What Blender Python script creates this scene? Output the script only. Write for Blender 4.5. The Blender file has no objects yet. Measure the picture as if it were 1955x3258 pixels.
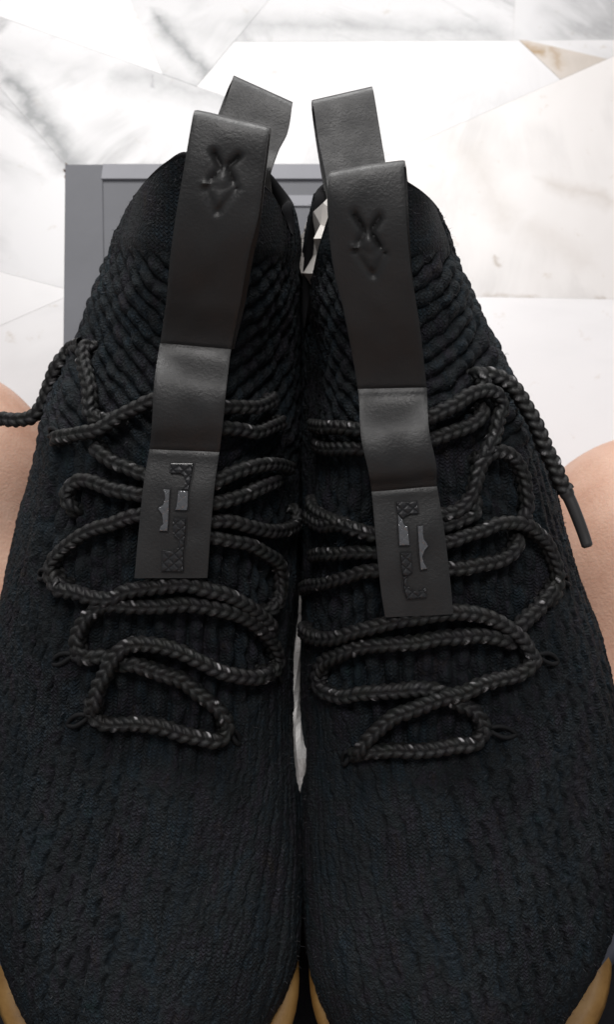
import bpy, bmesh, math, random
import numpy as np
from mathutils import Vector, Matrix
random.seed(7); rng = np.random.default_rng(7)
C = bpy.context.scene.collection
sc = bpy.context.scene
PI = math.pi

# ---------------------------------------------------------------- camera, world, lamps, exposure
PITCH = math.radians(66)
CAMPOS = Vector((0, 0, .385))
cd = bpy.data.cameras.new('camera'); cam = bpy.data.objects.new('camera', cd); C.objects.link(cam)
cam.location = CAMPOS; cam.rotation_euler = (PI/2 - PITCH, 0, 0)
cd.sensor_fit = 'VERTICAL'; cd.sensor_height = 24; cd.lens = 900/1024*24
cd.clip_start = .01; cd.clip_end = 60
sc.camera = cam
cd.dof.use_dof = True; cd.dof.focus_distance = .292; cd.dof.aperture_fstop = 14
w = bpy.data.worlds.new('World'); sc.world = w; w.use_nodes = True
bg = w.node_tree.nodes['Background']; bg.inputs[0].default_value = (.93, .95, 1, 1); bg.inputs[1].default_value = .21

def area_lamp(name, loc, target, sx, sy, power, col):
    d = bpy.data.lights.new(name, 'AREA'); d.shape = 'RECTANGLE'; d.size = sx; d.size_y = sy
    d.energy = power; d.color = col
    o = bpy.data.objects.new(name, d); C.objects.link(o); o.location = loc
    o.rotation_euler = (Vector(target) - Vector(loc)).to_track_quat('-Z', 'Y').to_euler()
area_lamp('window_light', (-.12, 1.75, 1.25), (0, .25, 0), 1.4, .9, 43, (1, .985, .97))
area_lamp('ceiling_light', (-.05, .42, 2.3), (0, .15, 0), 1.0, .5, 23, (1, .97, .95))
sc.view_settings.view_transform = 'Standard'; sc.view_settings.look = 'None'
sc.view_settings.exposure = 0; sc.view_settings.gamma = 1
sc.render.film_transparent = False

# ---------------------------------------------------------------- materials
def mat(name, col, rough=.6, spec=.5, metal=0., sheen=0.):
    m = bpy.data.materials.new(name); m.use_nodes = True
    b = m.node_tree.nodes['Principled BSDF']
    b.inputs['Base Color'].default_value = (*col, 1); b.inputs['Roughness'].default_value = rough
    b.inputs['Specular IOR Level'].default_value = spec; b.inputs['Metallic'].default_value = metal
    b.inputs['Sheen Weight'].default_value = sheen; b.inputs['Sheen Roughness'].default_value = .5
    return m, m.node_tree, b
class NT:
    def __init__(s, nt): s.nt = nt
    def n(s, typ, **kw):
        x = s.nt.nodes.new('ShaderNode' + typ)
        for k, v in kw.items():
            if k.startswith('i_'):
                key = k[2:]; key = int(key) if key.isdigit() else key.replace('_', ' ')
                x.inputs[key].default_value = v
            else: setattr(x, k, v)
        return x
    def l(s, a, b): s.nt.links.new(a, b)
    def math(s, op, a, b=None, c=None):
        x = s.n('Math', operation=op)
        for i, v in enumerate((a, b, c)):
            if v is None: continue
            if isinstance(v, (int, float)): x.inputs[i].default_value = v
            else: s.l(v, x.inputs[i])
        return x.outputs[0]
    def noise(s, vec, scale, detail=3, rough=.5, dist=0):
        x = s.n('TexNoise'); x.inputs['Scale'].default_value = scale; x.inputs['Detail'].default_value = detail
        x.inputs['Roughness'].default_value = rough; x.inputs['Distortion'].default_value = dist
        if vec is not None: s.l(vec, x.inputs['Vector'])
        return x
    def ramp(s, fac, stops):
        x = s.n('ValToRGB'); e = x.color_ramp.elements
        while len(e) < len(stops): e.new(.5)
        for q, (p, c) in zip(e, stops): q.position = p; q.color = (*c, 1) if len(c) == 3 else c
        s.l(fac, x.inputs[0]); return x.outputs[0]
    def bump(s, h, strength, dist, bsdf, prev=None):
        x = s.n('Bump'); x.inputs['Strength'].default_value = strength; x.inputs['Distance'].default_value = dist
        s.l(h, x.inputs['Height'])
        if prev is not None: s.l(prev, x.inputs['Normal'])
        if bsdf is not None: s.l(x.outputs[0], bsdf.inputs['Normal'])
        return x.outputs[0]

def knit_material(name, dark, light):
    m, nt, b = mat(name, dark, .72, .20, 0, .0); g = NT(nt)
    uv = g.n('UVMap'); sep = g.n('SeparateXYZ'); g.l(uv.outputs[0], sep.inputs[0])
    u, v = sep.outputs[0], sep.outputs[1]            # millimetres across and along the knit
    geo = g.n('TexCoord').outputs['Object']
    wob = g.noise(geo, 90, 3).outputs[0]
    zig = g.math('MULTIPLY', g.math('ABSOLUTE', g.math('SINE', g.math('MULTIPLY', u, PI/1.7))), .95)
    ph = g.math('ADD', g.math('ADD', v, zig), g.math('MULTIPLY', wob, 3.2))
    rows = g.math('POWER', g.math('ABSOLUTE', g.math('SINE', g.math('MULTIPLY', ph, PI/1.25))), .7)
    cols = g.math('POWER', g.math('ABSOLUTE', g.math('SINE', g.math('MULTIPLY', u, PI/1.7))), .5)
    amt = g.ramp(g.noise(geo, 55, 2).outputs[0], [(.35, (.25,)*3), (.65, (1, 1, 1))])
    st = g.math('MULTIPLY', rows, g.math('ADD', g.math('MULTIPLY', cols, .55), .45))
    st = g.math('ADD', g.math('MULTIPLY', st, amt), g.math('MULTIPLY', g.math('SUBTRACT', 1, amt), .5))
    lump = g.noise(geo, 620, 3, .75).outputs[0]
    h = g.math('ADD', g.math('MULTIPLY', st, .55), g.math('MULTIPLY', lump, 2.3))
    g.bump(h, .95, .0007, b)
    mp = g.n('Mapping'); mp.inputs['Scale'].default_value = (1, .45, 1); g.l(geo, mp.inputs['Vector'])
    base = g.ramp(g.noise(mp.outputs[0], 75, 4, .65).outputs[0], [(.3, dark), (.7, light)])
    hue = g.ramp(g.noise(mp.outputs[0], 120, 4, .7, .4).outputs[0], [(.24, (.6, 1.2, 1.08)), (.39, (.78, 1.04, 1.25)), (.50, (.95, 1.02, 1)), (.61, (1.15, .93, 1.15)), (.74, (1.5, 1.08, .8))])
    mx = g.n('MixRGB', blend_type='MULTIPLY'); mx.inputs[0].default_value = 1
    g.l(base, mx.inputs[1]); g.l(hue, mx.inputs[2])
    mul = g.n('MixRGB', blend_type='MULTIPLY'); mul.inputs[0].default_value = 1
    # stitch shading painted into the colour: gaps darker, yarn tops lighter
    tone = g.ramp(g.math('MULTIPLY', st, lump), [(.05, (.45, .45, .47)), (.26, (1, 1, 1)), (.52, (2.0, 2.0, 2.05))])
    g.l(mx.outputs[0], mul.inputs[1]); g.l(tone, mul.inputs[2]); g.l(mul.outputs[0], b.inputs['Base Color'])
    return m
M = {}
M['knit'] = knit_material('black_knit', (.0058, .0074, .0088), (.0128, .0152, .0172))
m, nt, b = mat('dark_lining', (.006, .006, .007), .9, .15); M['lining'] = m
# shoelace: dark cord with pale reflective flecks (mesh attribute 'fleck' marks single stitches)
m, nt, b = mat('lace_cord', (.022, .022, .022), .62, .38, 0, .0); g = NT(nt)
at = g.n('Attribute', attribute_name='fleck'); tc = g.n('TexCoord').outputs['Object']
nz = g.noise(tc, 420, 3, .7)
base = g.ramp(nz.outputs[0], [(.3, (.0038, .0039, .0042)), (.55, (.0085, .0085, .0087)), (.75, (.018, .018, .0182))])
hue = g.n('MixRGB', blend_type='OVERLAY'); hue.inputs[0].default_value = .28
g.l(base, hue.inputs[1]); g.l(g.noise(tc, 170, 2).outputs['Color'], hue.inputs[2])
mx = g.n('MixRGB'); g.l(at.outputs['Fac'], mx.inputs[0]); g.l(hue.outputs[0], mx.inputs[1]); mx.inputs[2].default_value = (.34, .33, .34, 1)
g.l(mx.outputs[0], b.inputs['Base Color'])
fil = g.noise(tc, 1500, 2, .6)
g.bump(fil.outputs[0], .5, .0003, b)
M['lace'] = m
m, nt, b = mat('stray_fibre', (.055, .055, .06), .7, .3); M['fibre'] = m
m, nt, b = mat('lace_tip', (.030, .029, .029), .42, .5); M['aglet'] = m
m, nt, b = mat('eyelet_cord', (.009, .0095, .0105), .75, .2); M['cord'] = m
m, nt, b = mat('strap_leather', (.034, .0335, .034), .46, .62); g = NT(nt)
tc = g.n('TexCoord').outputs['Object']
g.bump(g.noise(tc, 1000, 4, .65).outputs[0], .4, .0004, b)
g.l(g.ramp(g.noise(tc, 60, 4).outputs[0], [(.3, (.0128, .0128, .0130)), (.7, (.0190, .0189, .0192))]), b.inputs['Base Color'])
g.l(g.ramp(g.noise(tc, 130, 3).outputs[0], [(.3, (.38,)*3), (.7, (.54,)*3)]), b.inputs['Roughness'])
M['strap'] = m
m, nt, b = mat('strap_edge', (.05, .047, .045), .6, .4); M['strap_edge'] = m
m, nt, b = mat('stitch_thread', (.012, .012, .012), .7, .3); M['thread'] = m
def emblem_mat(name, col, rough, hatch):
    m, nt, b = mat(name, col, rough, .8, .55); g = NT(nt)
    b.inputs['Coat Weight'].default_value = .7; b.inputs['Coat Roughness'].default_value = .1
    sep = g.n('SeparateXYZ'); g.l(g.n('UVMap').outputs[0], sep.inputs[0])
    d1 = g.math('ABSOLUTE', g.math('SINE', g.math('MULTIPLY', g.math('ADD', sep.outputs[0], sep.outputs[1]), PI/3.4)))
    d2 = g.math('ABSOLUTE', g.math('SINE', g.math('MULTIPLY', g.math('SUBTRACT', sep.outputs[0], sep.outputs[1]), PI/3.4)))
    h1 = g.bump(g.math('MINIMUM', g.math('POWER', d1, .4), g.math('POWER', d2, .4)), hatch, .0006, None)
    vo = g.n('TexVoronoi'); vo.inputs['Scale'].default_value = 520; g.l(g.n('TexCoord').outputs['Object'], vo.inputs['Vector'])
    g.bump(g.noise(g.n('TexCoord').outputs['Object'], 330, 2).outputs[0], (.22 if hatch < .9 else .15), .0022, b, h1)
    return m
M['emblem'] = emblem_mat('emblem_polished', (.17, .174, .184), .15, .30)
M['emblem_hatch'] = emblem_mat('emblem_hatched', (.020, .020, .022), .38, 1.0)
m, nt, b = mat('emblem_bed', (.016, .016, .017), .5, .4); M['bed'] = m
m, nt, b = mat('midsole_foam', (.060, .064, .082), .55, .4); M['midsole'] = m
m, nt, b = mat('gum_rubber', (.36, .20, .085), .55, .4); g = NT(nt)
tc = g.n('TexCoord').outputs['Object']
g.l(g.ramp(g.noise(tc, 70, 5, .6).outputs[0], [(.3, (.15, .075, .019)), (.5, (.225, .122, .034)), (.72, (.29, .172, .058))]), b.inputs['Base Color'])
g.bump(g.noise(tc, 500, 3).outputs[0], .3, .0004, b)
M['gum'] = m
def card(name, col, var):
    m, nt, b = mat(name, col, .62, .35); g = NT(nt); tc = g.n('TexCoord').outputs['Object']
    n1 = g.noise(tc, 14, 5, .6).outputs[0]
    g.l(g.ramp(n1, [(.3, tuple(c*(1-var) for c in col)), (.7, tuple(c*(1+var) for c in col))]), b.inputs['Base Color'])
    g.bump(g.noise(tc, 900, 3, .7).outputs[0], .15, .0003, b)
    return m
M['card'] = card('grey_card', (.104, .106, .118), .12)
M['card_light'] = card('pale_grey_card', (.235, .236, .258), .09)
M['card_raw'] = card('raw_card', (.30, .25, .22), .25)
m, nt, b = mat('white_tissue', (.74, .73, .72), .75, .25); g = NT(nt); tc = g.n('TexCoord').outputs['Object']
g.bump(g.noise(tc, 90, 5, .65).outputs[0], .35, .003, b)
M['tissue'] = m
m, nt, b = mat('stuffing_paper', (.66, .63, .60), .8, .2); M['paper'] = m
# marble: white with soft grey veins, a little different on every piece
def marble(name, white, veins, veincol, blot, lines=(), linecol=(.12, .125, .13)):
    m, nt, b = mat(name, white, .30, .45); g = NT(nt)
    oi = g.n('ObjectInfo').outputs['Random']; tc = g.n('TexCoord').outputs['Object']
    off = g.n('CombineXYZ'); g.l(g.math('MULTIPLY', oi, 37), off.inputs[0]); g.l(g.math('MULTIPLY', oi, 91), off.inputs[1])
    rot = g.n('VectorRotate', rotation_type='Z_AXIS'); g.l(tc, rot.inputs['Vector']); g.l(g.math('MULTIPLY', oi, 19), rot.inputs['Angle'])
    add = g.n('VectorMath', operation='ADD'); g.l(rot.outputs[0], add.inputs[0]); g.l(off.outputs[0], add.inputs[1])
    p = add.outputs[0]
    st = g.n('Mapping'); st.inputs['Scale'].default_value = (1, .38, 1); g.l(p, st.inputs['Vector'])
    n1 = g.noise(st.outputs[0], 9, 6, .62, 1.1).outputs[0]
    ridge = g.math('SUBTRACT', 1, g.math('MULTIPLY', g.math('ABSOLUTE', g.math('SUBTRACT', n1, .5)), 11))
    gate = g.ramp(g.noise(p, 8, 3).outputs[0], [(.46, (0, 0, 0)), (.66, (1, 1, 1))])
    vein = g.math('MULTIPLY', g.math('MAXIMUM', ridge, 0), gate)
    soft = g.ramp(g.noise(st.outputs[0], 6, 5, .6, .6).outputs[0], [(.45, (0, 0, 0)), (.75, (1, 1, 1))])
    mx = g.n('MixRGB'); g.l(g.math('MULTIPLY', soft, blot), mx.inputs[0]); mx.inputs[1].default_value = (*white, 1); mx.inputs[2].default_value = (*veincol, 1)
    mx2 = g.n('MixRGB'); g.l(g.math('MULTIPLY', vein, veins), mx2.inputs[0]); g.l(mx.outputs[0], mx2.inputs[1]); mx2.inputs[2].default_value = (veincol[0]*.5, veincol[1]*.5, veincol[2]*.5, 1)
    sp = g.ramp(g.noise(p, 60, 4, .7).outputs[0], [(.62, (1, 1, 1)), (.74, (.74, .66, .56))])
    mul = g.n('MixRGB', blend_type='MULTIPLY'); mul.inputs[0].default_value = .6; g.l(mx2.outputs[0], mul.inputs[1]); g.l(sp, mul.inputs[2])
    out = mul.outputs[0]
    if lines:                                            # long mineral veins crossing this piece of stone
        pos = g.n('NewGeometry').outputs['Position']
        wn = g.n('VectorMath', operation='SCALE'); nn = g.n('VectorMath', operation='SUBTRACT'); nn.inputs[1].default_value = (.5, .5, .5)
        g.l(g.noise(pos, 26, 5, .65).outputs['Color'], nn.inputs[0]); g.l(nn.outputs[0], wn.inputs[0]); wn.inputs['Scale'].default_value = .030
        pw = g.n('VectorMath', operation='ADD'); g.l(pos, pw.inputs[0]); g.l(wn.outputs[0], pw.inputs[1])
        q = g.n('SeparateXYZ'); g.l(pw.outputs[0], q.inputs[0]); tot = None
        for x0, y0, x1, y1, wd, st_ in lines:
            L = math.hypot(x1-x0, y1-y0); ux, uy = (x1-x0)/L, (y1-y0)/L
            al = g.math('ADD', g.math('MULTIPLY', q.outputs[0], ux), g.math('ADD', g.math('MULTIPLY', q.outputs[1], uy), -x0*ux-y0*uy))
            ac = g.math('ABSOLUTE', g.math('ADD', g.math('MULTIPLY', q.outputs[0], -uy), g.math('ADD', g.math('MULTIPLY', q.outputs[1], ux), x0*uy-y0*ux)))
            ov = g.math('MAXIMUM', g.math('MAXIMUM', g.math('MULTIPLY', al, -1), g.math('SUBTRACT', al, L)), 0)
            dd = g.math('ADD', ac, ov); f = g.math('MULTIPLY', g.math('POWER', g.math('MAXIMUM', g.math('SUBTRACT', 1, g.math('DIVIDE', dd, wd)), 0), 1.4), st_)
            tot = f if tot is None else g.math('MAXIMUM', tot, f)
        tot = g.math('MULTIPLY', tot, g.math('ADD', .45, g.noise(pos, 70, 4, .7).outputs[0]))
        m3 = g.n('MixRGB'); g.l(tot, m3.inputs[0]); g.l(out, m3.inputs[1]); m3.inputs[2].default_value = (*linecol, 1); out = m3.outputs[0]
    g.l(out, b.inputs['Base Color'])
    return m
VEINS = [(-.2215, .572, -.1658, .4857, .020, 1.1), (-.238, .590, -.205, .545, .012, .5), (-.119, .640, -.073, .574, .014, 1.0), (-.046, .632, .150, .622, .024, .55), (.02, .628, .10, .616, .012, .35), (-.140, .578, -.060, .548, .030, .6), (-.24, .60, -.15, .58, .03, .25), (-.119, .572, -.116, .561, .004, .9)]
M['marble_white'] = marble('white_marble', (.595, .582, .586), .3, (.46, .45, .46), .3)
M['marble_grey'] = marble('veined_marble', (.525, .516, .523), .75, (.38, .38, .385), .45, VEINS)
STAINS = [(.115, .50, .135, .44, .022, .28), (.17, .47, .21, .455, .014, .35), (.128, .405, .129, .399, .004, .9), (.10, .372, .20, .3695, .004, .55), (.15, .43, .19, .40, .02, .2), (.155, .3665, .156, .363, .003, .9)]
M['marble_pink'] = marble('rosy_marble', (.655, .628, .616), .4, (.52, .485, .465), .5, STAINS, (.33, .27, .22))
M['marble_brightened'] = marble('brightened_marble', (.72, .70, .705), .15, (.62, .605, .61), .25)  # whiter copy of the marble, its colour making up for weaker light there
M['marble_tan'] = marble('tan_marble', (.47, .415, .37), .6, (.36, .31, .24), .7, [(.163, .614, .176, .600, .011, 1.0), (.186, .604, .190, .585, .008, .6)], (.26, .15, .04))
m, nt, b = mat('floor_grout', (.47, .455, .445), .8, .3); M['grout'] = m
# skin
m, nt, b = mat('skin', (.58, .35, .25), .5, .35); g = NT(nt); tc = g.n('TexCoord').outputs['Object']
g.l(g.ramp(g.noise(tc, 38, 5, .65).outputs[0], [(.28, (.49, .275, .195)), (.5, (.585, .362, .268)), (.72, (.65, .43, .33))]), b.inputs['Base Color'])
b.inputs['Subsurface Weight'].default_value = .12; b.inputs['Subsurface Radius'].default_value = (.012, .005, .003); b.inputs['Subsurface Scale'].default_value = .4
hb = g.noise(tc, 700, 3, .6).outputs[0]; g.bump(hb, .35, .0008, b)
M['skin'] = m
m, nt, b = mat('black_cotton', (.010, .010, .012), .9, .15); g = NT(nt); tc = g.n('TexCoord').outputs['Object']
g.bump(g.noise(tc, 40, 5, .6).outputs[0], .6, .006, b); M['cotton'] = m

# ---------------------------------------------------------------- helpers
def obj(name, verts, faces, m, parent=None, smooth=True, uv=None):
    me = bpy.data.meshes.new(name)
    if isinstance(verts, np.ndarray) and isinstance(faces, np.ndarray):
        nv, nf, k = len(verts), len(faces), faces.shape[1]
        me.vertices.add(nv); me.vertices.foreach_set('co', verts.astype(np.float32).ravel())
        me.loops.add(nf*k); me.loops.foreach_set('vertex_index', faces.astype(np.int32).ravel())
        me.polygons.add(nf); me.polygons.foreach_set('loop_start', np.arange(0, nf*k, k, dtype=np.int32))
        me.update(calc_edges=True)
    else:
        me.from_pydata([tuple(v) for v in verts], [], [tuple(f) for f in faces])
    if uv is not None:
        l = me.uv_layers.new(name='UVMap'); idx = np.zeros(len(me.loops), dtype=np.int32); me.loops.foreach_get('vertex_index', idx)
        l.data.foreach_set('uv', np.asarray(uv, np.float32)[idx].ravel())
    if smooth: me.polygons.foreach_set('use_smooth', np.ones(len(me.polygons), dtype=bool))
    me.validate()
    me.materials.append(m)
    o = bpy.data.objects.new(name, me); C.objects.link(o)
    if parent: o.parent = parent
    return o
def bm_obj(name, bm, m, parent=None, smooth=False):
    me = bpy.data.meshes.new(name); bmesh.ops.recalc_face_normals(bm, faces=bm.faces); bm.to_mesh(me); bm.free()
    if smooth:
        me.polygons.foreach_set('use_smooth', np.ones(len(me.polygons), dtype=bool))
    me.materials.append(m); o = bpy.data.objects.new(name, me); C.objects.link(o)
    if parent: o.parent = parent
    return o
def thing(name, label, cat, loc=(0, 0, 0), rotz=0, group=None):
    o = bpy.data.objects.new(name, None); C.objects.link(o); o.empty_display_size = .02
    o.location = loc; o.rotation_euler = (0, 0, rotz); tag(o, label, cat, group); return o
def tag(o, label=None, cat=None, group=None, kind=None):
    for k, v in (('label', label), ('category', cat), ('group', group), ('kind', kind)):
        if v: o[k] = v
    return o
def prism(name, poly, z0, z1, m, parent=None, bevel=0., seg=2):
    bm = bmesh.new(); f = bm.faces.new([bm.verts.new((x, y, z1)) for x, y in poly])
    if f.normal.z == 0: bm.normal_update()
    r = bmesh.ops.extrude_face_region(bm, geom=[f]); vs = [e for e in r['geom'] if isinstance(e, bmesh.types.BMVert)]
    bmesh.ops.translate(bm, verts=vs, vec=(0, 0, z0 - z1))
    if bevel: bmesh.ops.bevel(bm, geom=list(bm.edges), offset=bevel, segments=seg, affect='EDGES', profile=.6)
    return bm_obj(name, bm, m, parent)
def grid_faces(nu, nv, wrap_v=False):
    i = np.arange(nu-1)[:, None]; j = np.arange(nv if wrap_v else nv-1)[None, :]
    j2 = (j+1) % nv
    return np.stack([i*nv+j, i*nv+j2, (i+1)*nv+j2, (i+1)*nv+j], -1).reshape(-1, 4)
def catmull(P, n_per=None, step=None):
    P = np.asarray(P, float); d = np.sqrt((np.diff(P, axis=0)**2).sum(1))**.5; t = np.concatenate([[0], np.cumsum(np.maximum(d, 1e-6))])
    m = np.zeros_like(P); m[1:-1] = (P[2:]-P[:-2])/(t[2:]-t[:-2])[:, None]; m[0] = (P[1]-P[0])/(t[1]-t[0]); m[-1] = (P[-1]-P[-2])/(t[-1]-t[-2])
    tq = np.linspace(0, t[-1], 60*len(P)); k = np.clip(np.searchsorted(t, tq, side='right')-1, 0, len(P)-2)
    h = (t[k+1]-t[k])[:, None]; s = ((tq-t[k])[:, None])/h
    Q = (2*s**3-3*s**2+1)*P[k]+(s**3-2*s**2+s)*h*m[k]+(-2*s**3+3*s**2)*P[k+1]+(s**3-s**2)*h*m[k+1]
    L = np.concatenate([[0], np.cumsum(np.sqrt((np.diff(Q, axis=0)[:, :3]**2).sum(1)))])
    n = n_per or max(4, int(L[-1]/step)); lq = np.linspace(0, L[-1], n)
    return np.stack([np.interp(lq, L, Q[:, c]) for c in range(Q.shape[1])], -1), lq
def sstep(a, b, x):
    t = np.clip((x-a)/(b-a), 0, 1); return t*t*(3-2*t)
def vnoise(x, y, seed=0):
    def h(i, j): 
        v = np.sin(i*127.1+j*311.7+seed*74.7)*43758.5453; return v-np.floor(v)
    i, j = np.floor(x), np.floor(y); fx, fy = x-i, y-j; fx = fx*fx*(3-2*fx); fy = fy*fy*(3-2*fy)
    return (h(i, j)*(1-fx)+h(i+1, j)*fx)*(1-fy)+(h(i, j+1)*(1-fx)+h(i+1, j+1)*fx)*fy

# ---------------------------------------------------------------- shoe shape (loft from toe to collar rim)
# ---- shoe loft table: Ty Tz By Bz m ntop nbot
TAB=np.array([
 [.001,.036,.002,.020,.50,2.0,2.0],
 [.006,.046,.008,.012,.42,2.1,2.4],
 [.022,.056,.026,.008,.36,2.2,3.0],
 [.050,.064,.056,.008,.34,2.2,3.5],
 [.082,.071,.090,.008,.34,2.2,3.5],
 [.112,.081,.124,.008,.35,2.2,3.5],
 [.138,.094,.158,.008,.37,2.2,3.2],
 [.162,.108,.192,.008,.40,2.2,3.0],
 [.184,.121,.228,.008,.43,2.2,2.8],
 [.204,.132,.264,.009,.46,2.2,2.6],
 [.220,.142,.298,.013,.48,2.1,2.4],
 [.233,.152,.325,.030,.50,2.1,2.2],
 [.244,.162,.333,.055,.50,2.0,2.1],
 [.253,.171,.332,.082,.50,2.0,2.0],
 [.260,.179,.329,.108,.50,2.2,2.2],
 [.265,.186,.327,.134,.50,2.3,2.3]])
W0=np.array([.010,.026,.040,.048,.0525,.053,.051,.048,.046,.0435,.041,.039,.0375,.036,.034,.031])
NS=len(TAB)
def pchip(x,Y,t):
    # monotone-ish cubic hermite for uniform knots, Y (n,k)
    Y=np.asarray(Y,float); Y=Y.reshape(len(Y),-1); n=len(Y)
    d=np.diff(Y,axis=0); m=np.zeros_like(Y)
    m[1:-1]=np.where(d[1:]*d[:-1]>0, 2*d[1:]*d[:-1]/(d[1:]+d[:-1]+1e-12*np.sign(d[1:]+d[:-1]+1e-30)),0)
    m[0]=d[0];m[-1]=d[-1]
    t=np.clip(t,0,n-1-1e-9); i=t.astype(int); u=(t-i)[...,None]
    return ((2*u**3-3*u**2+1)*Y[i]+(u**3-2*u**2+u)*m[i]+(-2*u**3+3*u**2)*Y[i+1]+(u**3-u**2)*m[i+1])
def surf(t,phi,WL,WR,xo):
    """t in [0,NS-1], phi 0=top, +right. returns local xyz"""
    t=np.asarray(t,float);phi=np.asarray(phi,float)
    a=pchip(None,TAB,t); wl=pchip(None,WL,t)[...,0]; wr=pchip(None,WR,t)[...,0]; x0=pchip(None,xo,t)[...,0]
    T=a[...,0:2];B=a[...,2:4];m=a[...,4];nt=a[...,5];nb=a[...,6]
    M=B+m[...,None]*(T-B)
    c=np.cos(phi);s=np.sin(phi)
    n=np.where(c>0,nt,nb)
    sx=np.sign(s)*np.abs(s)**(2/n); cy=np.abs(c)**(2/n)
    W=np.where(s>0,wr,wl)
    yz=np.where((c>0)[...,None],M+(T-M)*cy[...,None],M+(B-M)*cy[...,None])
    return np.stack([x0+W*sx,yz[...,0],yz[...,1]],-1)

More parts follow.
